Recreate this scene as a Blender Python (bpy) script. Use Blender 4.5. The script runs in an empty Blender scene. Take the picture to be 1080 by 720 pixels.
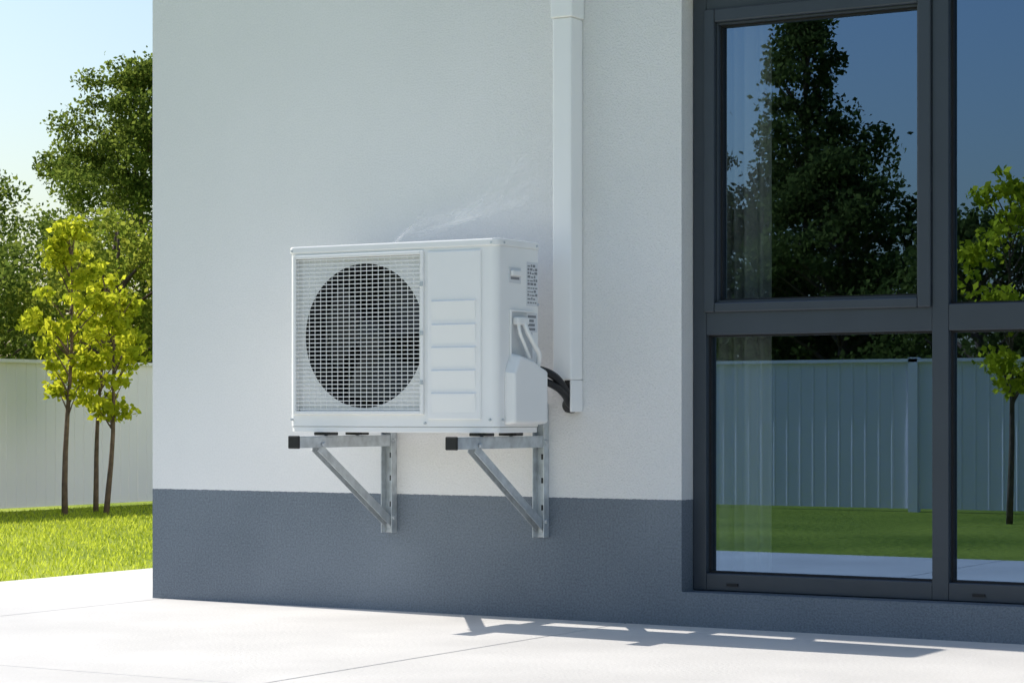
import bpy, bmesh, math, random
import numpy as np
from mathutils import Vector, Matrix
rnd = random.Random(7); R = np.random.default_rng(11)
scene = bpy.context.scene
scene.view_settings.view_transform = 'Standard'
scene.view_settings.look = 'None'
scene.view_settings.exposure = 0

# ---------------------------------------------------------------- materials
def mat(name, col, rough=0.6, metal=0.0, var=0.0, vscale=3.0, bump=0.0, bscale=60.0, spec=0.5, bdist=0.01):
    m = bpy.data.materials.new(name); m.use_nodes = True
    nt = m.node_tree; b = nt.nodes['Principled BSDF']
    b.inputs['Base Color'].default_value = (*col, 1)
    b.inputs['Roughness'].default_value = rough
    b.inputs['Metallic'].default_value = metal
    b.inputs['Specular IOR Level'].default_value = spec
    geo = nt.nodes.new('ShaderNodeNewGeometry')
    if var > 0:
        n = nt.nodes.new('ShaderNodeTexNoise'); n.inputs['Scale'].default_value = vscale
        n.inputs['Detail'].default_value = 6
        nt.links.new(geo.outputs['Position'], n.inputs['Vector'])
        r = nt.nodes.new('ShaderNodeValToRGB')
        r.color_ramp.elements[0].position = 0.3; r.color_ramp.elements[1].position = 0.7
        r.color_ramp.elements[0].color = (*[c*(1-var) for c in col], 1)
        r.color_ramp.elements[1].color = (*[min(1, c*(1+var*0.5)) for c in col], 1)
        nt.links.new(n.outputs['Fac'], r.inputs['Fac'])
        nt.links.new(r.outputs['Color'], b.inputs['Base Color'])
    if bump > 0:
        n2 = nt.nodes.new('ShaderNodeTexNoise'); n2.inputs['Scale'].default_value = bscale
        n2.inputs['Detail'].default_value = 4
        nt.links.new(geo.outputs['Position'], n2.inputs['Vector'])
        bp = nt.nodes.new('ShaderNodeBump'); bp.inputs['Strength'].default_value = bump
        bp.inputs['Distance'].default_value = bdist
        nt.links.new(n2.outputs['Fac'], bp.inputs['Height'])
        nt.links.new(bp.outputs['Normal'], b.inputs['Normal'])
    return m

def leafmat(name, c1, c2, trans=0.45):
    m = bpy.data.materials.new(name); m.use_nodes = True
    nt = m.node_tree; nt.nodes.clear()
    out = nt.nodes.new('ShaderNodeOutputMaterial')
    geo = nt.nodes.new('ShaderNodeNewGeometry')
    r = nt.nodes.new('ShaderNodeValToRGB')
    r.color_ramp.elements[0].color = (*c1, 1); r.color_ramp.elements[1].color = (*c2, 1)
    nt.links.new(geo.outputs['Random Per Island'], r.inputs['Fac'])
    d = nt.nodes.new('ShaderNodeBsdfDiffuse'); t = nt.nodes.new('ShaderNodeBsdfTranslucent')
    mx = nt.nodes.new('ShaderNodeMixShader'); mx.inputs[0].default_value = trans
    hs = nt.nodes.new('ShaderNodeHueSaturation'); hs.inputs['Value'].default_value = 2.2
    hs.inputs['Hue'].default_value = 0.487
    nt.links.new(r.outputs[0], d.inputs['Color']); nt.links.new(r.outputs[0], hs.inputs['Color'])
    nt.links.new(hs.outputs[0], t.inputs['Color'])
    nt.links.new(d.outputs[0], mx.inputs[1]); nt.links.new(t.outputs[0], mx.inputs[2])
    nt.links.new(mx.outputs[0], out.inputs['Surface'])
    return m

# house wall: white plaster above, slate plinth paint below 0.37 m
def plaster():
    m = bpy.data.materials.new('house_plaster'); m.use_nodes = True
    nt = m.node_tree; L = nt.links; N = nt.nodes; b = N['Principled BSDF']
    b.inputs['Roughness'].default_value = 0.62; b.inputs['Specular IOR Level'].default_value = 0.4
    geo = N.new('ShaderNodeNewGeometry'); sep = N.new('ShaderNodeSeparateXYZ')
    L.new(geo.outputs['Position'], sep.inputs[0])
    wob = N.new('ShaderNodeTexNoise'); wob.inputs['Scale'].default_value = 90
    L.new(geo.outputs['Position'], wob.inputs['Vector'])
    ma = N.new('ShaderNodeMath'); ma.operation = 'MULTIPLY_ADD'; ma.inputs[1].default_value = 0.004
    L.new(wob.outputs['Fac'], ma.inputs[0]); L.new(sep.outputs['Z'], ma.inputs[2])
    gt = N.new('ShaderNodeMath'); gt.operation = 'GREATER_THAN'; gt.inputs[1].default_value = 0.373
    L.new(ma.outputs[0], gt.inputs[0])
    v = N.new('ShaderNodeTexNoise'); v.inputs['Scale'].default_value = 1.7; v.inputs['Detail'].default_value = 7
    L.new(geo.outputs['Position'], v.inputs['Vector'])
    fine = N.new('ShaderNodeTexNoise'); fine.inputs['Scale'].default_value = 170; fine.inputs['Detail'].default_value = 3
    fine.inputs['Roughness'].default_value = 0.7
    L.new(geo.outputs['Position'], fine.inputs['Vector'])
    mixf = N.new('ShaderNodeMath'); mixf.operation = 'MULTIPLY_ADD'; mixf.inputs[1].default_value = 0.9
    L.new(fine.outputs['Fac'], mixf.inputs[0])
    vh = N.new('ShaderNodeMath'); vh.operation = 'MULTIPLY'; vh.inputs[1].default_value = 0.5
    L.new(v.outputs['Fac'], vh.inputs[0]); L.new(vh.outputs[0], mixf.inputs[2])
    rw = N.new('ShaderNodeValToRGB'); rp = N.new('ShaderNodeValToRGB')
    for r, a, c in ((rw, (0.84, 0.835, 0.825), (0.95, 0.94, 0.925)), (rp, (0.100, 0.126, 0.158), (0.25, 0.29, 0.335))):
        r.color_ramp.elements[0].position = 0.45; r.color_ramp.elements[1].position = 0.95
        r.color_ramp.elements[0].color = (*a, 1); r.color_ramp.elements[1].color = (*c, 1)
        L.new(mixf.outputs[0], r.inputs['Fac'])
    mx = N.new('ShaderNodeMix'); mx.data_type = 'RGBA'
    L.new(gt.outputs[0], mx.inputs[0]); L.new(rp.outputs[0], mx.inputs[6]); L.new(rw.outputs[0], mx.inputs[7])
    L.new(mx.outputs[2], b.inputs['Base Color'])
    # trowelled patches: the render is coarser in some areas, smoother in others
    pn = N.new('ShaderNodeTexNoise'); pn.inputs['Scale'].default_value = 0.9; pn.inputs['Detail'].default_value = 3
    L.new(geo.outputs['Position'], pn.inputs['Vector'])
    xr = N.new('ShaderNodeMapRange'); xr.inputs['From Min'].default_value = 0.6; xr.inputs['From Max'].default_value = 1.7
    xr.inputs['To Min'].default_value = 0.12; xr.inputs['To Max'].default_value = 1.0
    L.new(sep.outputs['X'], xr.inputs['Value'])
    ms = N.new('ShaderNodeMath'); ms.operation = 'MULTIPLY_ADD'; ms.inputs[1].default_value = 0.25
    L.new(pn.outputs['Fac'], ms.inputs[0]); L.new(xr.outputs[0], ms.inputs[2])
    bp = N.new('ShaderNodeBump'); bp.inputs['Distance'].default_value = 0.0055
    L.new(ms.outputs[0], bp.inputs['Strength'])
    L.new(fine.outputs['Fac'], bp.inputs['Height']); L.new(bp.outputs[0], b.inputs['Normal'])
    return m

M_wall = plaster()
M_ac = mat('ac_white_paint', (0.92, 0.915, 0.905), 0.32, var=0.025, vscale=6, bump=0.05, bscale=500, bdist=0.001)
M_acw = mat('ac_grille_white', (0.92, 0.915, 0.90), 0.4)
M_dark = mat('fan_cavity_dark', (0.008, 0.009, 0.011), 0.7)
M_blade = mat('fan_blade_grey', (0.03, 0.033, 0.037), 0.45)
M_fin = mat('condenser_fin', (0.022, 0.024, 0.027), 0.5, metal=0.2)
M_black = mat('black_rubber', (0.012, 0.012, 0.013), 0.42, bump=0.2, bscale=200, bdist=0.002)
M_zinc = mat('galvanised_steel', (0.60, 0.64, 0.67), 0.42, metal=0.45, var=0.22, vscale=35)
M_duct = mat('duct_white_pvc', (0.93, 0.925, 0.915), 0.28, var=0.02, vscale=5)
M_frame = mat('window_frame_anthracite', (0.040, 0.052, 0.068), 0.42, var=0.08, vscale=8)
M_gask = mat('gasket_black', (0.01, 0.01, 0.012), 0.6)
M_label = mat('label_grey', (0.22, 0.23, 0.25), 0.5)
M_labelw = mat('label_white', (0.72, 0.73, 0.76), 0.5)
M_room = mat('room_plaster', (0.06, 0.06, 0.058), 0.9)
M_floor = mat('room_floor', (0.1, 0.08, 0.06), 0.5)
M_curt = mat('curtain_fabric', (0.55, 0.55, 0.53), 0.9)
M_fence = mat('fence_white_metal', (0.88, 0.845, 0.89), 0.5, var=0.04, vscale=1.2)
M_bark = mat('tree_bark', (0.15, 0.10, 0.07), 0.9, var=0.4, vscale=25, bump=0.5, bscale=60)
M_roof = mat('roof_sheet', (0.08, 0.09, 0.1), 0.5)
M_patio = mat('patio_concrete', (0.67, 0.645, 0.61), 0.8, var=0.13, vscale=1.8, bump=0.35, bscale=90, bdist=0.004)
M_joint = mat('patio_joint', (0.30, 0.29, 0.28), 0.9)

def glassmat():
    m = bpy.data.materials.new('window_glass'); m.use_nodes = True
    nt = m.node_tree; nt.nodes.clear()
    out = nt.nodes.new('ShaderNodeOutputMaterial')
    t = nt.nodes.new('ShaderNodeBsdfTransparent'); t.inputs[0].default_value = (0.62, 0.66, 0.66, 1)
    g = nt.nodes.new('ShaderNodeBsdfGlossy'); g.inputs['Roughness'].default_value = 0.0
    g.inputs['Color'].default_value = (0.42, 0.64, 1.0, 1)
    mx = nt.nodes.new('ShaderNodeMixShader'); mx.inputs[0].default_value = 0.32
    nt.links.new(t.outputs[0], mx.inputs[1]); nt.links.new(g.outputs[0], mx.inputs[2])
    nt.links.new(mx.outputs[0], out.inputs[0])
    return m
M_glass = glassmat()

def lawnmat():
    m = mat('lawn_grass', (0.1, 0.16, 0.03), 0.95)
    nt = m.node_tree; N = nt.nodes; L = nt.links; b = N['Principled BSDF']
    geo = N.new('ShaderNodeNewGeometry')
    n1 = N.new('ShaderNodeTexNoise'); n1.inputs['Scale'].default_value = 0.7; n1.inputs['Detail'].default_value = 8
    n2 = N.new('ShaderNodeTexNoise'); n2.inputs['Scale'].default_value = 28; n2.inputs['Detail'].default_value = 4
    for n in (n1, n2): L.new(geo.outputs['Position'], n.inputs['Vector'])
    a = N.new('ShaderNodeMath'); a.operation = 'MULTIPLY_ADD'; a.inputs[1].default_value = 0.7
    L.new(n2.outputs['Fac'], a.inputs[0]); L.new(n1.outputs['Fac'], a.inputs[2])
    r = N.new('ShaderNodeValToRGB'); r.color_ramp.elements[0].position = 0.62; r.color_ramp.elements[1].position = 1.05
    r.color_ramp.elements[0].color = (0.12, 0.18, 0.018, 1); r.color_ramp.elements[1].color = (0.32, 0.37, 0.05, 1)
    L.new(a.outputs[0], r.inputs[0]); L.new(r.outputs[0], b.inputs['Base Color'])
    b.inputs['Specular IOR Level'].default_value = 0.1
    bp = N.new('ShaderNodeBump'); bp.inputs['Strength'].default_value = 0.8; bp.inputs['Distance'].default_value = 0.03
    L.new(n2.outputs['Fac'], bp.inputs['Height']); L.new(bp.outputs[0], b.inputs['Normal'])
    return m
M_lawn = lawnmat()
M_blades = leafmat('grass_blades', (0.15, 0.21, 0.015), (0.40, 0.46, 0.05), 0.48)
M_leafY = leafmat('young_leaves', (0.16, 0.21, 0.012), (0.40, 0.42, 0.03), 0.52)
M_leafB = leafmat('broad_leaves', (0.045, 0.08, 0.013), (0.14, 0.185, 0.032), 0.45)
M_leafL = leafmat('light_leaves', (0.10, 0.15, 0.018), (0.22, 0.25, 0.035), 0.5)
M_leafD = leafmat('dark_leaves', (0.035, 0.055, 0.015), (0.11, 0.14, 0.035), 0.3)

# ---------------------------------------------------------------- helpers
def link(o, parent=None):
    bpy.context.collection.objects.link(o)
    if parent: o.parent = parent
    return o
def empty(name):
    e = bpy.data.objects.new(name, None); e.empty_display_size = 0.1
    return link(e)
def meshobj(name, verts, faces, m, parent=None, smooth=False):
    me = bpy.data.meshes.new(name); me.from_pydata([tuple(v) for v in verts], [], faces)
    me.materials.append(m); me.update()
    if smooth: me.shade_smooth()
    return link(bpy.data.objects.new(name, me), parent)
def addbev(o, w, seg=2):
    if w > 0:
        b = o.modifiers.new('bevel', 'BEVEL'); b.width = w; b.segments = seg; b.limit_method = 'ANGLE'
BF = [(0,3,2,1),(4,5,6,7),(0,1,5,4),(1,2,6,5),(2,3,7,6),(3,0,4,7)]
def bv(x0,x1,y0,y1,z0,z1):
    return [(x0,y0,z0),(x1,y0,z0),(x1,y1,z0),(x0,y1,z0),(x0,y0,z1),(x1,y0,z1),(x1,y1,z1),(x0,y1,z1)]
def box(name, x0,x1,y0,y1,z0,z1, m, parent=None, bev=0.0):
    o = meshobj(name, bv(x0,x1,y0,y1,z0,z1), BF, m, parent); addbev(o, bev); return o
def boxes(name, lst, m, parent=None, bev=0.0):
    V=[];F=[]
    for b in lst:
        k=len(V); V+=bv(*b); F+=[tuple(i+k for i in f) for f in BF]
    o = meshobj(name, V, F, m, parent); addbev(o, bev); return o
def tube(name, pts, rads, m, parent=None, n=10, cap=True, V=None, F=None, up=(0.13,0.97,0.21)):
    own = V is None
    if own: V=[];F=[]
    P=[Vector(p) for p in pts]
    if not hasattr(rads,'__len__'): rads=[rads]*len(P)
    base=len(V); up=Vector(up).normalized()
    for i,p in enumerate(P):
        d=(P[min(i+1,len(P)-1)]-P[max(i-1,0)]).normalized()
        a=d.cross(up)
        if a.length<0.05: a=d.cross(Vector((1,0,0)))
        a.normalize(); b=d.cross(a)
        for k in range(n):
            t=2*math.pi*k/n
            V.append(tuple(p+(a*math.cos(t)+b*math.sin(t))*rads[i]))
    for i in range(len(P)-1):
        for k in range(n):
            k2=(k+1)%n
            F.append((base+i*n+k,base+i*n+k2,base+(i+1)*n+k2,base+(i+1)*n+k))
    if cap:
        F.append(tuple(base+k for k in range(n))[::-1]); F.append(tuple(base+(len(P)-1)*n+k for k in range(n)))
    if own: return meshobj(name,V,F,m,parent,smooth=True)
def smoothpts(pts, sub=8):
    P=[Vector(p) for p in pts]; out=[]
    for i in range(len(P)-1):
        p0=P[max(i-1,0)];p1=P[i];p2=P[i+1];p3=P[min(i+2,len(P)-1)]
        for k in range(sub):
            t=k/sub
            out.append(0.5*((2*p1)+(-p0+p2)*t+(2*p0-5*p1+4*p2-p3)*t*t+(-p0+3*p1-3*p2+p3)*t**3))
    out.append(P[-1]); return out

# ---------------------------------------------------------------- ground
g = meshobj('lawn', [(-260,-260,0),(260,-260,0),(260,260,0),(-260,260,0)], [(0,1,2,3)], M_lawn)
# patio slabs with open joints
patio = empty('patio')
box('joint_bed', -0.95, 9.0, -3.1, 3.2, -0.03, 0.004, M_joint, patio)
xs=[-0.95,0.045,1.76,3.48,5.2,6.92,9.0]; ys=[-3.1,-1.75,0.9,3.2]; sl=[]
for i in range(len(xs)-1):
    for j in range(len(ys)-1):
        sl.append((xs[i]+0.003,xs[i+1]-0.003,ys[j]+0.003,ys[j+1]-0.003,-0.02,0.012))
boxes('slabs', sl, M_patio, patio, 0.002)

# grass blades on the near lawn strip
def blades(name, n, x0,x1,y0,y1, h, w):
    x=R.uniform(x0,x1,n); y=R.uniform(y0,y1,n); a=R.uniform(0,2*math.pi,n)
    hh=h*R.uniform(0.5,1.2,n); lx=R.normal(0,0.4,n)*hh; ly=R.normal(0,0.4,n)*hh
    V=np.zeros((n,3,3))
    V[:,0]=np.stack([x-np.cos(a)*w,y-np.sin(a)*w,np.zeros(n)],1)
    V[:,1]=np.stack([x+np.cos(a)*w,y+np.sin(a)*w,np.zeros(n)],1)
    V[:,2]=np.stack([x+lx,y+ly,hh],1)
    me=bpy.data.meshes.new(name); me.vertices.add(3*n); me.vertices.foreach_set('co',V.ravel())
    me.loops.add(3*n); me.loops.foreach_set('vertex_index',np.arange(3*n))
    me.polygons.add(n); me.polygons.foreach_set('loop_start',np.arange(0,3*n,3))
    me.update(calc_edges=True); me.materials.append(M_blades)
    return link(bpy.data.objects.new(name,me))
blades('grass', 42000, -5.15,-0.96,-0.4,6.3, 0.022, 0.0035)

# ---------------------------------------------------------------- house
house = empty('house')
WX0,WX1,WZ0,WZ1 = 1.941,3.455,0.11,1.84; H=4.0; HX=8.5; HY=7.0; FY=0.07
X=[0,WX0,WX1,HX]; Z=[-0.02,WZ0,WZ1,H]; V=[];F=[]
idx={}
for i,x in enumerate(X):
    for k,z in enumerate(Z):
        idx[i,k]=len(V); V.append((x,0,z))
for i in range(3):
    for k in range(3):
        if (i,k)==(1,1): continue
        F.append((idx[i,k],idx[i+1,k],idx[i+1,k+1],idx[i,k+1]))
D=0.2
k=len(V); V+=[(WX0,D,WZ0),(WX1,D,WZ0),(WX1,D,WZ1),(WX0,D,WZ1)]
a,b,c,d=idx[1,1],idx[2,1],idx[2,2],idx[1,2]
F+=[(a,k,k+1,b),(b,k+1,k+2,c),(c,k+2,k+3,d),(d,k+3,k,a)]
k=len(V); V+=[(0,HY,-0.02),(HX,HY,-0.02),(HX,HY,H),(0,HY,H)]
F+=[(idx[0,0],idx[0,3],k+3,k),(idx[3,0],k+1,k+2,idx[3,3]),(k,k+3,k+2,k+1),(idx[0,3],idx[3,3],k+2,k+3)]
meshobj('walls',V,F,M_wall,house)
box('roof_cap',-0.0,HX,0.0,HY,H+0.002,H+0.08,M_roof,house)
# room behind the window
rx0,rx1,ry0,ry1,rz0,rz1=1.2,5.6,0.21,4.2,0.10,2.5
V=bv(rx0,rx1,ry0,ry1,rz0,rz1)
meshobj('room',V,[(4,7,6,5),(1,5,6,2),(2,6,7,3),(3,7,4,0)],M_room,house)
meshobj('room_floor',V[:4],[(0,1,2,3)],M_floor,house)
# window frame
g1a,g1b,g2a,g2b = 1.984,2.665,2.712,3.39
fr=[(WX0+0.001,g1a,FY,FY+0.07,WZ0+0.002,WZ1-0.001),(g1b,g2a,FY,FY+0.07,WZ0+0.002,WZ1-0.001),(g2b,WX1-0.001,FY,FY+0.07,WZ0+0.002,WZ1-0.001)]
for xa,xb in ((g1a,g1b),(g2a,g2b)):
    fr+=[(xa,xb,FY+0.001,FY+0.069,WZ0+0.002,0.161),(xa,xb,FY+0.001,FY+0.069,0.842,0.914),(xa,xb,FY+0.001,FY+0.069,1.768,WZ1-0.001)]
boxes('window_frame',fr,M_frame,house,0.0025)
def ring(x0,x1,z0,z1,w,y0,y1,wl=None,wb=None):
    wl=wl or w; wb=wb or w
    return [(x0,x0+wl,y0,y1,z0,z1),(x1-w,x1,y0,y1,z0,z1),(x0+wl,x1-w,y0,y1,z0,z0+wb),(x0+wl,x1-w,y0,y1,z1-w,z1)]
boxes('window_sash',ring(1.980,2.664,0.906,1.772,0.038,FY-0.010,FY+0.05,0.034,0.028),M_frame,house,0.004)
boxes('window_sash_inner',ring(2.0142,2.6258,0.9342,1.7338,0.006,FY+0.006,FY+0.05),M_frame,house,0.001)
gk=[]
for r in ((2.0203,2.6197,0.9403,1.7277),(g1a,g1b,0.161,0.842),(g2a,g2b,0.161,0.842),(g2a,g2b,0.914,1.768)):
    gk+=ring(*r,0.005,FY+0.022,FY+0.048)
boxes('window_gasket',gk,M_gask,house)
gl=[(2.00,2.64,0.93,1.74),(g1a,g1b,0.161,0.842),(g2a,g2b,0.161,0.842),(g2a,g2b,0.914,1.768)]
for i,(xa,xb,za,zb) in enumerate(gl):
    y=FY+0.035
    meshobj('window_glass_%d'%i,[(xa,y,za),(xb,y,za),(xb,y,zb),(xa,y,zb)],[(0,1,2,3)],M_glass,house)
boxes('weep_caps',[(2.05,2.085,FY-0.003,FY+0.002,0.126,0.134),(2.78,2.815,FY-0.003,FY+0.002,0.126,0.134)],M_gask,house)
# curtain with folds
V=[];F=[];n=90
for i in range(n+1):
    x=1.66+0.455*i/n; y=0.255+0.016*math.sin(i*0.75)+0.01*math.sin(i*0.31+1)
    V+=[(x,y,0.13),(x,y,2.3)]
for i in range(n): F.append((2*i,2*i+2,2*i+3,2*i+1))
meshobj('curtain',V,F,M_curt,house,smooth=True)

# ---------------------------------------------------------------- air conditioner
ac = empty('air_conditioner')
AX0,AX1,AY0,AY1,AZ0,AZ1 = 0.837,1.559,-0.380,-0.143,0.563,1.108
def rrect(x0,x1,y0,y1,r,seg=10):
    pts=[]
    for cx,cy,a0 in ((x1-r,y0+r,-90),(x1-r,y1-r,0),(x0+r,y1-r,90),(x0+r,y0+r,180)):
        for k in range(seg+1):
            t=math.radians(a0+90*k/seg); pts.append((cx+r*math.cos(t),cy+r*math.sin(t)))
    return pts
def prism(name,pts,z0,z1,m,parent,bev=0.0):
    n=len(pts); V=[(x,y,z0) for x,y in pts]+[(x,y,z1) for x,y in pts]
    F=[tuple(range(n))[::-1],tuple(range(n,2*n))]+[(i,(i+1)%n,(i+1)%n+n,i+n) for i in range(n)]
    o=meshobj(name,V,F,m,parent); addbev(o,bev); return o
prism('lid',rrect(AX0-0.003,AX1+0.003,AY0-0.004,AY1+0.002,0.022),1.087,AZ1,M_ac,ac,0.004)
prism('base_pan',rrect(AX0+0.002,AX1-0.002,AY0+0.002,AY1-0.002,0.02),AZ0,0.580,M_ac,ac,0.002)
GX0,GX1,GZ0,GZ1=0.861,1.309,0.620,1.076
rr=rrect(AX0,AX1,AY0,AY1,0.02)
path=[(GX1,AY0)]+rr+[(GX0,AY0)]
V=[(x,y,0.5802) for x,y in path]+[(x,y,1.0868) for x,y in path]; n=len(path)
F=[(i,i+1,i+1+n,i+n) for i in range(n-1)]
meshobj('cabinet',V,F,M_ac,ac)
for nm,za,zb in (('strip_low',0.5802,GZ0),('strip_top',GZ1,1.0868)):
    meshobj(nm,[(GX0,AY0,za),(GX1,AY0,za),(GX1,AY0,zb),(GX0,AY0,zb)],[(0,1,2,3)],M_ac,ac)
# recessed fan plate with round opening
cx,cz,cr=1.098,0.843,0.209; yp=AY0+0.012; N=96; V=[];F=[]
for k in range(N):
    t=2*math.pi*k/N; c,s=math.cos(t),math.sin(t)
    V.append((cx+cr*c,yp,cz+cr*s))
    sx=((GX1-cx) if c>0 else (cx-GX0))/max(abs(c),1e-6); sz=((GZ1-cz) if s>0 else (cz-GZ0))/max(abs(s),1e-6)
    q=min(sx,sz); V.append((cx+q*c,yp,cz+q*s))
for k in range(N):
    a=2*k;b=2*((k+1)%N); F.append((a,b,b+1,a+1))
meshobj('fan_plate',V,F,M_ac,ac)
boxes('recess_wall',[(GX0-0.001,GX0,AY0,yp+0.001,GZ0,GZ1),(GX1,GX1+0.001,AY0,yp+0.001,GZ0,GZ1),(GX0,GX1,AY0,yp+0.001,GZ0-0.001,GZ0),(GX0,GX1,AY0,yp+0.001,GZ1,GZ1+0.001)],M_ac,ac)
V=[];F=[];ring_prof=[(cr,yp),(cr-0.006,yp+0.01),(cr-0.007,yp+0.03),(cr-0.004,yp+0.10)]
for r_,y_ in ring_prof:
    for k in range(N):
        t=2*math.pi*k/N; V.append((cx+r_*math.cos(t),y_,cz+r_*math.sin(t)))
for j in range(3):
    for k in range(N):
        k2=(k+1)%N; F.append((j*N+k,j*N+k2,(j+1)*N+k2,(j+1)*N+k))
meshobj('fan_shroud',V,F,M_dark,ac,smooth=True)
box('fan_cavity',cx-0.225,cx+0.205,yp+0.145,yp+0.15,cz-0.22,cz+0.22,M_dark,ac)
boxes('condenser_fins',[(cx-0.2+i*0.012,cx-0.2+i*0.012+0.003,yp+0.13,yp+0.144,cz-0.21,cz+0.21) for i in range(34)],M_fin,ac)
# fan blades
V=[];F=[]
for bl in range(3):
    a0=2*math.pi*bl/3+0.5; base=len(V); nu,nv=7,12
    for i in range(nu+1):
        rr_=0.045+(cr-0.022-0.045)*i/nu
        for j in range(nv+1):
            v=j/nv; ang=a0+ (v-0.5)*1.45*(0.75+0.35*i/nu)+0.35*(i/nu)
            y=yp+0.035+0.055*(v)+0.01*math.sin(v*math.pi)
            V.append((cx+rr_*math.cos(ang),y,cz+rr_*math.sin(ang)))
    for i in range(nu):
        for j in range(nv):
            q=base+i*(nv+1)+j; F.append((q,q+1,q+nv+2,q+nv+1))
meshobj('fan_blades',V,F,M_blade,ac,smooth=True)
tube('fan_hub',[(cx,yp+0.02,cz),(cx,yp+0.028,cz),(cx,yp+0.1,cz)],[0.04,0.05,0.05],M_blade,ac,n=32)
# wire grille
bars=[]; nh=37
for i in range(nh):
    z=GZ0+0.010+(GZ1-GZ0-0.020)*i/(nh-1); bars.append((GX0+0.003,GX1-0.003,AY0-0.005,AY0-0.002,z-0.00115,z+0.00115))
boxes('grille_bars',bars,M_acw,ac)
vb=[]; nvb=22
for i in range(nvb):
    x=GX0+0.010+(GX1-GX0-0.020)*i/(nvb-1); vb.append((x-0.0008,x+0.0008,AY0-0.0019,AY0,GZ0+0.003,GZ1-0.003))
boxes('grille_uprights',vb,M_acw,ac)
boxes('grille_frame',ring(GX0-0.005,GX1+0.005,GZ0-0.005,GZ1+0.005,0.010,AY0-0.008,AY0-0.0005),M_acw,ac,0.002)
# service panel
box('front_panel',1.328,1.506,AY0-0.006,AY0+0.002,0.600,1.078,M_ac,ac,0.005)
V=[];F=[]
for z in (0.935,0.868,0.803,0.738,0.673):
    k=len(V); xa,xb=1.345,1.489; y=AY0-0.006
    V+=[(xa,y-0.0002,z-0.052),(xb,y-0.0002,z-0.052),(xb,y-0.0055,z),(xa,y-0.0055,z),(xb+0.004,y+0.0005,z+0.004),(xa-0.004,y+0.0005,z+0.004)]
    F+=[(k,k+1,k+2,k+3),(k+3,k+2,k+4,k+5),(k,k+3,k+5),(k+1,k+4,k+2)]
meshobj('panel_louvres',V,F,M_ac,ac)
# side details (right end)
SX=AX1
box('handle_recess',SX-0.001,SX+0.0015,-0.322,-0.255,0.985,1.03,M_labelw,ac,0.002)
box('handle_lip',SX+0.0015,SX+0.012,-0.315,-0.262,1.006,1.022,M_ac,ac,0.003)
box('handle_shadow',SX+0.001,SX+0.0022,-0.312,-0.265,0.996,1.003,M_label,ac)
lb=[(SX+0.0002,SX+0.001,-0.222,-0.160,0.925,1.05),(SX+0.0002,SX+0.001,-0.222,-0.163,0.85,0.905)]
boxes('rating_label',lb,M_labelw,ac)
st=[]
for i in range(11):
    z=0.932+i*0.0104; y=-0.218
    while y<-0.172:
        w=rnd.uniform(0.006,0.018); st.append((SX+0.001,SX+0.0014,y,min(y+w,-0.164),z,z+rnd.choice((0.004,0.007)))); y+=w+0.004
for i in range(4):
    st.append((SX+0.001,SX+0.0014,-0.217,-0.170-rnd.uniform(0,0.02),0.855+i*0.012,0.862+i*0.012))
boxes('label_print',st,M_label,ac)
box('service_recess',SX-0.0005,SX+0.0008,-0.312,-0.19,0.775,0.905,mat('recess_grey',(0.60,0.61,0.62),0.5),ac,0.0)
boxes('recess_rim',[(SX,SX+0.006,-0.318,-0.312,0.765,0.911),(SX,SX+0.006,-0.312,-0.19,0.905,0.911)],M_ac,ac,0.002)
box('cable_clamp',SX+0.001,SX+0.022,-0.302,-0.240,0.868,0.890,M_ac,ac,0.005)
tube('white_cable',smoothpts([(SX+0.014,-0.262,0.880),(SX+0.024,-0.258,0.85),(SX+0.030,-0.228,0.812),(SX+0.026,-0.196,0.785),(SX+0.012,-0.178,0.755)]),0.0075,M_duct,ac,n=14)
tube('white_cable_b',smoothpts([(SX+0.012,-0.288,0.88),(SX+0.020,-0.292,0.845),(SX+0.022,-0.268,0.81),(SX+0.018,-0.235,0.775)]),0.005,M_duct,ac)
# valve cover with sloped top
pr=[(-0.345,0.585),(-0.345,0.735),(-0.315,0.79),(-0.235,0.775),(-0.185,0.755),(-0.150,0.745),(-0.150,0.585)]
V=[(SX-0.002,y,z) for y,z in pr]+[(SX+0.034,y*0.94-0.0145,0.59+(z-0.585)*0.93) for y,z in pr]; n=len(pr)
F=[tuple(range(n)),tuple(range(n,2*n))[::-1]]+[(i,i+n,(i+1)%n+n,(i+1)%n) for i in range(n)]
o=meshobj('valve_cover',V,F,M_ac,ac); addbev(o,0.008,3)
# screws, seams, feet
scr=[(0.85,AY0-0.0005,1.096),(1.54,AY0-0.0005,1.096),(0.849,AY0,0.60),(1.318,AY0,0.59),(1.535,AY0,0.60)]
V=[];F=[]
for x,y,z in scr: tube('',[(x,y+0.001,z),(x,y-0.005,z)],[0.004,0.0035],M_fin,None,n=12,V=V,F=F)
for y,z in ((-0.35,1.097),(-0.17,1.097),(-0.355,0.60),(-0.16,0.93)): tube('',[(SX-0.001,y,z),(SX+0.005,y,z)],[0.004,0.0035],M_fin,None,n=12,V=V,F=F)
meshobj('screws',V,F,M_zinc,ac)
boxes('clips',[(GX1-0.004,GX1+0.006,AY0-0.011,AY0-0.007,z,z+0.012) for z in (0.70,0.84,0.98)],M_zinc,ac)
BXS=(0.946,1.485)
ft=[]
for bx in BXS:
    for y in (-0.345,-0.185): ft.append((bx-0.03,bx+0.03,y-0.02,y+0.02,0.5535,0.5628))
boxes('rubber_feet',ft,M_black,ac,0.002)

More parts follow.
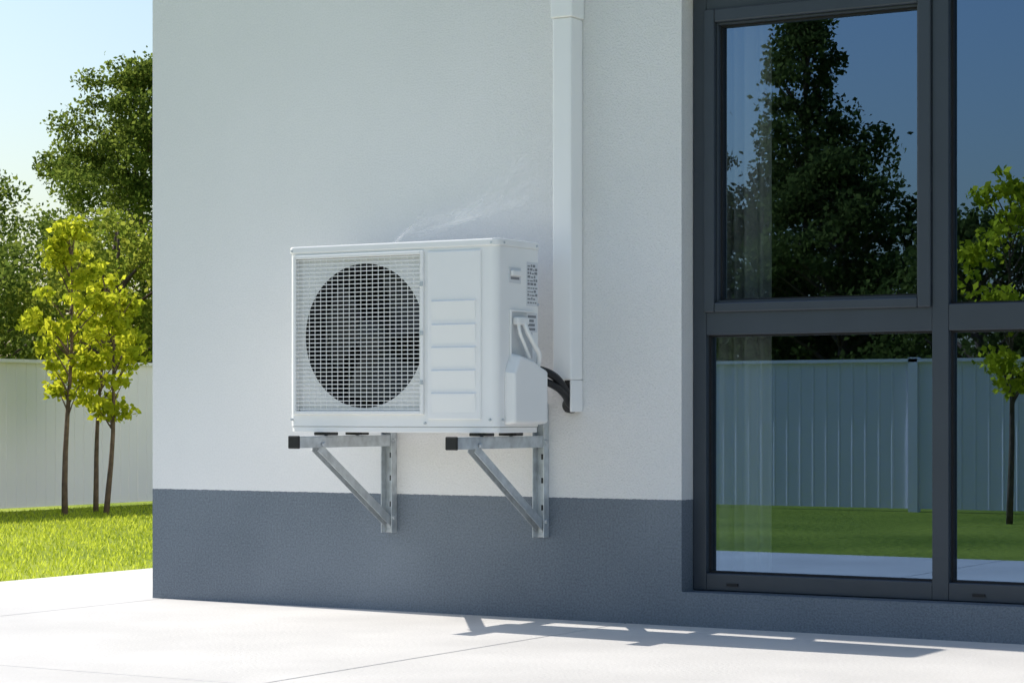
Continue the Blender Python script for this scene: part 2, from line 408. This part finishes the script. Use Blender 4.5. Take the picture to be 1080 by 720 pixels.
# ---------------------------------------------------------------- brackets
for bx in BXS:
    br=empty('wall_bracket')
    w=0.020
    boxes('upright',[(bx-w,bx+w,-0.006,-0.001,0.253,0.645),(bx-w,bx-w+0.003,-0.030,-0.006,0.253,0.645),(bx+w-0.003,bx+w,-0.030,-0.006,0.253,0.645)],M_zinc,br,0.0008)
    boxes('arm',[(bx-w+0.0035,bx+w-0.0035,-0.50,-0.012,0.549,0.552),(bx-w+0.0035,bx-w+0.0065,-0.50,-0.012,0.518,0.549),(bx+w-0.0065,bx+w-0.0035,-0.50,-0.012,0.518,0.549)],M_zinc,br,0.0008)
    box('end_cap',bx-w+0.001,bx+w-0.001,-0.508,-0.498,0.516,0.5535,M_black,br,0.003)
    p0=Vector((bx,-0.395,0.520)); p1=Vector((bx,-0.018,0.285)); d=(p1-p0).normalized(); nn=Vector((1,0,0)).cross(d)
    V=[];F=[]
    for (ua,ub,va,vb_) in ((-0.0125,0.0125,0.011,0.013),(-0.0125,-0.0105,-0.013,0.011),(0.0105,0.0125,-0.013,0.011)):
        k=len(V)
        for p in (p0,p1):
            for u,v in ((ua,va),(ub,va),(ub,vb_),(ua,vb_)): V.append(tuple(p+Vector((u,0,0))+nn*v))
        F+=[tuple(i+k for i in f) for f in BF]
    meshobj('brace',V,F,M_zinc,br)
    V=[];F=[]
    for y,z in ((-0.385,0.528),(-0.02,0.535),(-0.02,0.30)): tube('',[(bx+w-0.001,y,z),(bx+w+0.006,y,z)],0.007,M_zinc,None,n=6,V=V,F=F)
    for z in (0.60,0.275): tube('',[(bx,-0.005,z),(bx,-0.016,z)],0.008,M_zinc,None,n=6,V=V,F=F)
    for y in (-0.345,-0.185): tube('',[(bx,y,0.535),(bx,y,0.578)],0.005,M_zinc,None,n=8,V=V,F=F)
    meshobj('bolts',V,F,M_zinc,br)
    V=[];F=[]
    for z in (0.34,0.42,0.49):   # slotted holes in the upright
        V_=bv(bx-0.003,bx+0.003,-0.0068,-0.0058,z-0.008,z+0.008); k=len(V); V+=V_; F+=[tuple(i+k for i in f) for f in BF]
    meshobj('slots',V,F,M_dark,br)

# ---------------------------------------------------------------- duct & hoses
duct=empty('cable_duct')
DX0,DX1,DY=1.556,1.620,-0.070
box('trunking',DX0,DX1,DY,-0.001,0.715,1.766,M_duct,duct,0.005)
box('sleeve',DX0-0.004,DX1+0.005,DY-0.005,-0.001,1.766,3.96,M_duct,duct,0.004)
box('end_flange',DX1-0.008,DX1-0.0005,DY+0.004,-0.001,0.622,0.7145,M_duct,duct,0.002)
box('end_back',DX0+0.006,DX1-0.0085,-0.008,-0.001,0.622,0.7145,M_gask,duct,0.001)
hs=empty('insulated_hose')
for i,(dz,dy,r) in enumerate(((0.0,0.0,0.0118),(-0.030,0.012,0.0108))):
    tube('hose_%d'%i,smoothpts([(1.535,-0.195+dy,0.738+dz),(1.572,-0.170+dy,0.742+dz),(1.595,-0.125+dy,0.724+dz),(1.600,-0.080+dy*0.6,0.692+dz*0.7),(1.598,-0.045,0.662+dz*0.5),(1.592,-0.009,0.650+dz*0.4)]),r,M_black,hs,n=14,up=(0.9,-0.1,0.35))
tube('wall_gland',[(1.586,-0.026,0.642),(1.586,-0.0085,0.642)],[0.022,0.024],M_black,hs,n=24)

# ---------------------------------------------------------------- fences (ribbed sheet)
def fence(name, p0, p1, h):
    e=empty(name); p0=Vector(p0);p1=Vector(p1);d=(p1-p0);L=d.length;d.normalize();nn=Vector((-d.y,d.x,0))
    V=[];F=[];s=0;prof=[(0,0),(0.058,0),(0.062,0.005),(0.070,0.005),(0.074,0)]
    pts=[]
    while s<L:
        for a,b in prof: pts.append((s+a,b))
        s+=0.09
    for a,b in pts:
        q=p0+d*a+nn*b; V+=[(q.x,q.y,0.02),(q.x,q.y,h)]
    for i in range(len(pts)-1): F.append((2*i,2*i+2,2*i+3,2*i+1))
    meshobj('ribbed_panel',V,F,M_fence,e)
    V=[];F=[]; s=0.0
    while s<=L:
        q=p0+d*s-nn*0.0; k=len(V); V+=[tuple(v) for v in bv(q.x-0.03,q.x+0.03,q.y-0.03,q.y+0.03,0,h+0.03)]
        F+=[tuple(i+k for i in f) for f in BF]; s+=2.4
    meshobj('posts',V,F,M_fence,e)
    a=p0-nn*0.02; b=p1+nn*0.03
    box('top_rail',min(a.x,b.x),max(a.x,b.x),min(a.y,b.y),max(a.y,b.y),h+0.001,h+0.022,M_fence,e)
fence('fence',(-5.25,26,0),(-5.25,-7.55,0),0.935)
fence('fence',(-5.15,-7.55,0),(14,-7.55,0),0.935)

# ---------------------------------------------------------------- trees
def leafmesh(name, C, size, m, parent, flat=0.0):
    n=len(C)
    A=R.normal(size=(n,3)); A/=np.linalg.norm(A,axis=1)[:,None]
    B=R.normal(size=(n,3)); B[:,2]-=flat; B-= (B*A).sum(1)[:,None]*A; B/=np.linalg.norm(B,axis=1)[:,None]
    s=size*R.uniform(0.6,1.25,n)[:,None]
    Nn=np.cross(A,B)
    V=np.stack([C-A*s*0.5,C+B*s*0.32-Nn*s*0.08,C+A*s*0.5,C-B*s*0.32-Nn*s*0.08],1)
    me=bpy.data.meshes.new(name); me.vertices.add(4*n); me.vertices.foreach_set('co',V.ravel())
    me.loops.add(4*n); me.loops.foreach_set('vertex_index',np.arange(4*n))
    me.polygons.add(n); me.polygons.foreach_set('loop_start',np.arange(0,4*n,4))
    me.update(calc_edges=True); me.materials.append(m)
    return link(bpy.data.objects.new(name,me),parent)

def tree(name, pos, h, crown_lo, rx, n_clump, n_leaf, size, m, trunk_r, shape='round', cl=0.22, lean=(0,0), seed=0):
    rg=np.random.default_rng(seed); e=empty(name); px,py=pos
    V=[];F=[]
    top=Vector((px+lean[0],py+lean[1],h*0.93)); bas=Vector((px,py,-0.02))
    pts=[bas.lerp(top,t)+Vector((math.sin(t*7+seed)*trunk_r*0.5,math.cos(t*5+seed)*trunk_r*0.5,0)) for t in np.linspace(0,1,9)]
    tube('',pts,[trunk_r*(1-0.85*t) for t in np.linspace(0,1,9)],None,n=8,V=V,F=F)
    cents=[]; rads=[]
    while len(cents)<n_clump:
        t=rg.random(); z=crown_lo+(h-crown_lo)*t
        if shape=='round': w=rx*math.sqrt(max(0.02,1-(2*t-0.9)**2/1.25))
        elif shape=='cone': w=rx*(1-t)**0.75*(0.75+0.35*abs(math.sin(t*16+seed)))+0.05*rx
        else: w=rx*(math.sin(math.pi*min(1,0.12+t*0.86))**0.7)
        a=rg.random()*2*math.pi; rad=w*math.sqrt(rg.uniform(0.05,1))*(1+0.18*math.sin(3*a+seed+z))
        axis=bas.lerp(top,min(1,z/h))
        c=np.array([axis.x+rad*math.cos(a),axis.y+rad*math.sin(a),z])
        cents.append(c); rads.append(cl*rx*rg.uniform(0.45,1.3)*(0.6 if shape=='cone' and t>0.75 else 1))
        if len(cents)%2==0:
            st=bas.lerp(top,max(0.15,min(0.95,(z-0.45*rad-0.02*h)/h)))
            mid=st.lerp(Vector(c),0.5)+Vector((0,0,0.06*rad))
            tube('',[st,mid,Vector(c)],[trunk_r*0.32,trunk_r*0.2,trunk_r*0.06],None,n=5,V=V,F=F,cap=False)
    meshobj('trunk_and_limbs',V,F,M_bark,e,smooth=True)
    cents=np.array(cents); rads=np.array(rads)
    w=rads**2; k=rg.choice(len(cents),n_leaf,p=w/w.sum())
    d=rg.normal(size=(n_leaf,3)); d/=np.linalg.norm(d,axis=1)[:,None]
    rr=rads[k]*rg.random(n_leaf)**0.45*(1+0.25*rg.normal(size=n_leaf)*(rg.random(n_leaf)<0.3))
    C=cents[k]+d*rr[:,None]*np.array([1.15,1.15,0.75])
    C[:,2]=np.maximum(C[:,2],0.1)
    leafmesh('foliage',C,size,m,e)
    return e
# young staked trees in front of the side fence
tree('young_tree',(-4.56,4.65),1.76,0.72,0.24,52,1900,0.050,M_leafY,0.020,'egg',0.27,(0.03,0.02),3)
tree('young_tree',(-4.42,4.86),1.42,0.62,0.25,40,1400,0.050,M_leafY,0.019,'egg',0.28,(0.02,0.08),5)
tree('young_tree',(-4.69,5.06),1.55,0.70,0.24,34,1000,0.050,M_leafY,0.018,'egg',0.28,(0.05,0.05),8)
# young trees mirrored in the window
tree('young_tree',(0.68,-6.35),1.98,0.75,0.36,56,2600,0.05,M_leafY,0.02,'egg',0.25,(0,0),12)
tree('young_tree',(2.6,-6.5),1.9,0.75,0.3,44,2000,0.05,M_leafY,0.02,'egg',0.28,(0,0),14)
# big tree behind, left
tree('tree',(-34.3,40.7),9.6,2.6,2.7,150,52000,0.12,M_leafB,0.10,'round',0.19,(0,0),25)
# belt behind side fence
belt=[((-17.5,14.5),3.3,1.7,M_leafB,31),((-19.5,18.5),3.6,1.9,M_leafB,32),((-17.0,19.5),3.6,1.6,M_leafL,33),((-15.5,20.5),3.9,1.6,M_leafL,34),
      ((-22,22),4.3,2.2,M_leafB,35),((-15,12),3.0,1.6,M_leafB,36),((-13.5,22.5),3.6,1.7,M_leafL,37)]
for p,h,r,m,s in belt:
    tree('tree',p,h,0.3,r,80,16000,0.09,m,0.09,'egg',0.24,(0,0),s)
# trees mirrored in the window
mir=[((-11.4,-31),7.5,0.8,2.5,'cone',M_leafD,41,34000),((-13.3,-30),5.6,0.5,1.9,'egg',M_leafD,42,20000),((-9.9,-29),4.7,0.4,1.9,'egg',M_leafD,43,20000),
     ((-6.8,-27),3.4,0.2,2.2,'egg',M_leafD,44,14000),((-4,-28),3.3,0.2,2.4,'egg',M_leafD,45,12000),((-16.5,-29),4.2,0.4,2.4,'egg',M_leafD,46,12000),
     ((-1,-27),3.2,0.2,2.3,'egg',M_leafD,47,8000),((3,-28),4.2,0.2,2.6,'egg',M_leafD,48,8000)]
for p,h,lo,r,sh,m,s,nl in mir:
    tree('tree',p,h,lo,r,130,nl,0.11,m,0.12,sh,0.20,(0,0),s)
# distant tree line closing the horizon
e=empty('tree_line'); C=[]
for i in range(170):
    a=2*math.pi*i/170+rnd.uniform(-0.01,0.01); d=rnd.uniform(75,90)
    hh=rnd.uniform(3.5,6.5); q=rnd.uniform(2.2,3.6)
    c=R.normal(size=(240,3)); c/=np.linalg.norm(c,axis=1)[:,None]; c*=R.random((240,1))**0.4
    C.append(np.array([d*math.cos(a),d*math.sin(a),hh*0.45])+c*np.array([q,q,hh*0.55]))
C=np.concatenate(C); C=C[C[:,2]>0]
leafmesh('foliage',C,0.75,M_leafD,e)

# ---------------------------------------------------------------- reflected light on the wall above the unit, drawn as pale ribbons
def streakmat():
    m=bpy.data.materials.new('painted_light_streak'); m.use_nodes=True; nt=m.node_tree; N=nt.nodes; L=nt.links; N.clear()
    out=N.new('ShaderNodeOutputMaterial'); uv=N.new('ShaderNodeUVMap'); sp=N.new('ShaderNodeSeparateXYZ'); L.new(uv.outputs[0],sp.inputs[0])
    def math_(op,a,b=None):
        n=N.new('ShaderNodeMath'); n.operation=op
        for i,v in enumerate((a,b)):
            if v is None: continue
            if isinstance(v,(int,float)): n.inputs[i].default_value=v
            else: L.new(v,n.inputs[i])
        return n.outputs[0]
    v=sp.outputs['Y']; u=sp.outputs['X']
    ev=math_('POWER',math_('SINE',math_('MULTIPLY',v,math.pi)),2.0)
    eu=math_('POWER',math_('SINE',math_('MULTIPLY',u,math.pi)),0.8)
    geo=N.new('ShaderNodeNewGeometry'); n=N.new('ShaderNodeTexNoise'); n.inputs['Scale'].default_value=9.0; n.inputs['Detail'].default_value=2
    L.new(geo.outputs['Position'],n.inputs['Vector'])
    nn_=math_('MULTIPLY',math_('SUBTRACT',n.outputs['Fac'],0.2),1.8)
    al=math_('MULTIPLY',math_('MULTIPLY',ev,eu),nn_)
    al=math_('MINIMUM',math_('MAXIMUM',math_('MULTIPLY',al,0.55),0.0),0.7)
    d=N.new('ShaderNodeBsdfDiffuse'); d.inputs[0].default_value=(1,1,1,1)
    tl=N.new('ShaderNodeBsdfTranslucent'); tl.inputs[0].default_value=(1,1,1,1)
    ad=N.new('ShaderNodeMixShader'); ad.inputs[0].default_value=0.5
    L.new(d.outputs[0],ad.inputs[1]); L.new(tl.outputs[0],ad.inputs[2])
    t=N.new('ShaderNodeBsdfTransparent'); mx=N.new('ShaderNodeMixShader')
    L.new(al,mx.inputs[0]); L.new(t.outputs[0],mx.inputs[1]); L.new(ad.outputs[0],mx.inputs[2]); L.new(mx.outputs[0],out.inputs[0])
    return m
M_streak=streakmat(); streaks=empty('reflected_light_streaks')
streak_paths=[([(1.00,1.08),(1.12,1.17),(1.25,1.205),(1.38,1.225),(1.55,1.31)],0.026,-0.15),
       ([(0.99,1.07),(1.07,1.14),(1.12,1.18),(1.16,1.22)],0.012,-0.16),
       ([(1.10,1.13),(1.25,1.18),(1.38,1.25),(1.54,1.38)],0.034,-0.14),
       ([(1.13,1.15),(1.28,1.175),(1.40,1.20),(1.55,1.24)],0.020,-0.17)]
for i,(pp,wd,yy) in enumerate(streak_paths):
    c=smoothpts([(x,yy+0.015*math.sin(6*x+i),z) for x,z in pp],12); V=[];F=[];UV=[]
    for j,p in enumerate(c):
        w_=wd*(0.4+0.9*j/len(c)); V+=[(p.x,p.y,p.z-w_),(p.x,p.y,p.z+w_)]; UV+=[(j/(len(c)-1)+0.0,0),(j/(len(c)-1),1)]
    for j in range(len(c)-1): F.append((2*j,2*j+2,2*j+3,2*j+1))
    o=meshobj('light_streak_%d'%i,V,F,M_streak,streaks); ul=o.data.uv_layers.new(name='UVMap')
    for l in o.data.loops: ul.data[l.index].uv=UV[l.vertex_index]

# ---------------------------------------------------------------- light, sky, camera
EL=math.radians(41); AZ=math.radians(3.5)
d=Vector((math.cos(EL)*math.cos(AZ),-math.cos(EL)*math.sin(AZ),-math.sin(EL)))
sun=bpy.data.lights.new('sun','SUN'); sun.energy=5.0; sun.angle=math.radians(0.5); sun.color=(1.0,0.95,0.875)
so=link(bpy.data.objects.new('sun',sun)); so.rotation_euler=d.to_track_quat('-Z','Y').to_euler()
w=bpy.data.worlds.new('World'); scene.world=w; w.use_nodes=True
bg=w.node_tree.nodes['Background']; sky=w.node_tree.nodes.new('ShaderNodeTexSky')
sky.sky_type='NISHITA'; sky.sun_disc=False; sky.sun_elevation=EL; sky.sun_rotation=math.radians(-90+3.5)
sky.air_density=1.35; sky.dust_density=1.6; sky.ozone_density=3.6
w.node_tree.links.new(sky.outputs[0],bg.inputs[0]); bg.inputs[1].default_value=0.15
cam=bpy.data.cameras.new('camera'); cam.lens=2427/1080*36; cam.sensor_width=36; cam.shift_y=75/1080; cam.clip_end=1500; cam.clip_start=0.05
co=link(bpy.data.objects.new('camera',cam)); co.location=(4.905,-5.871,0.62); co.rotation_euler=(math.radians(90),0,math.radians(31))
scene.camera=co
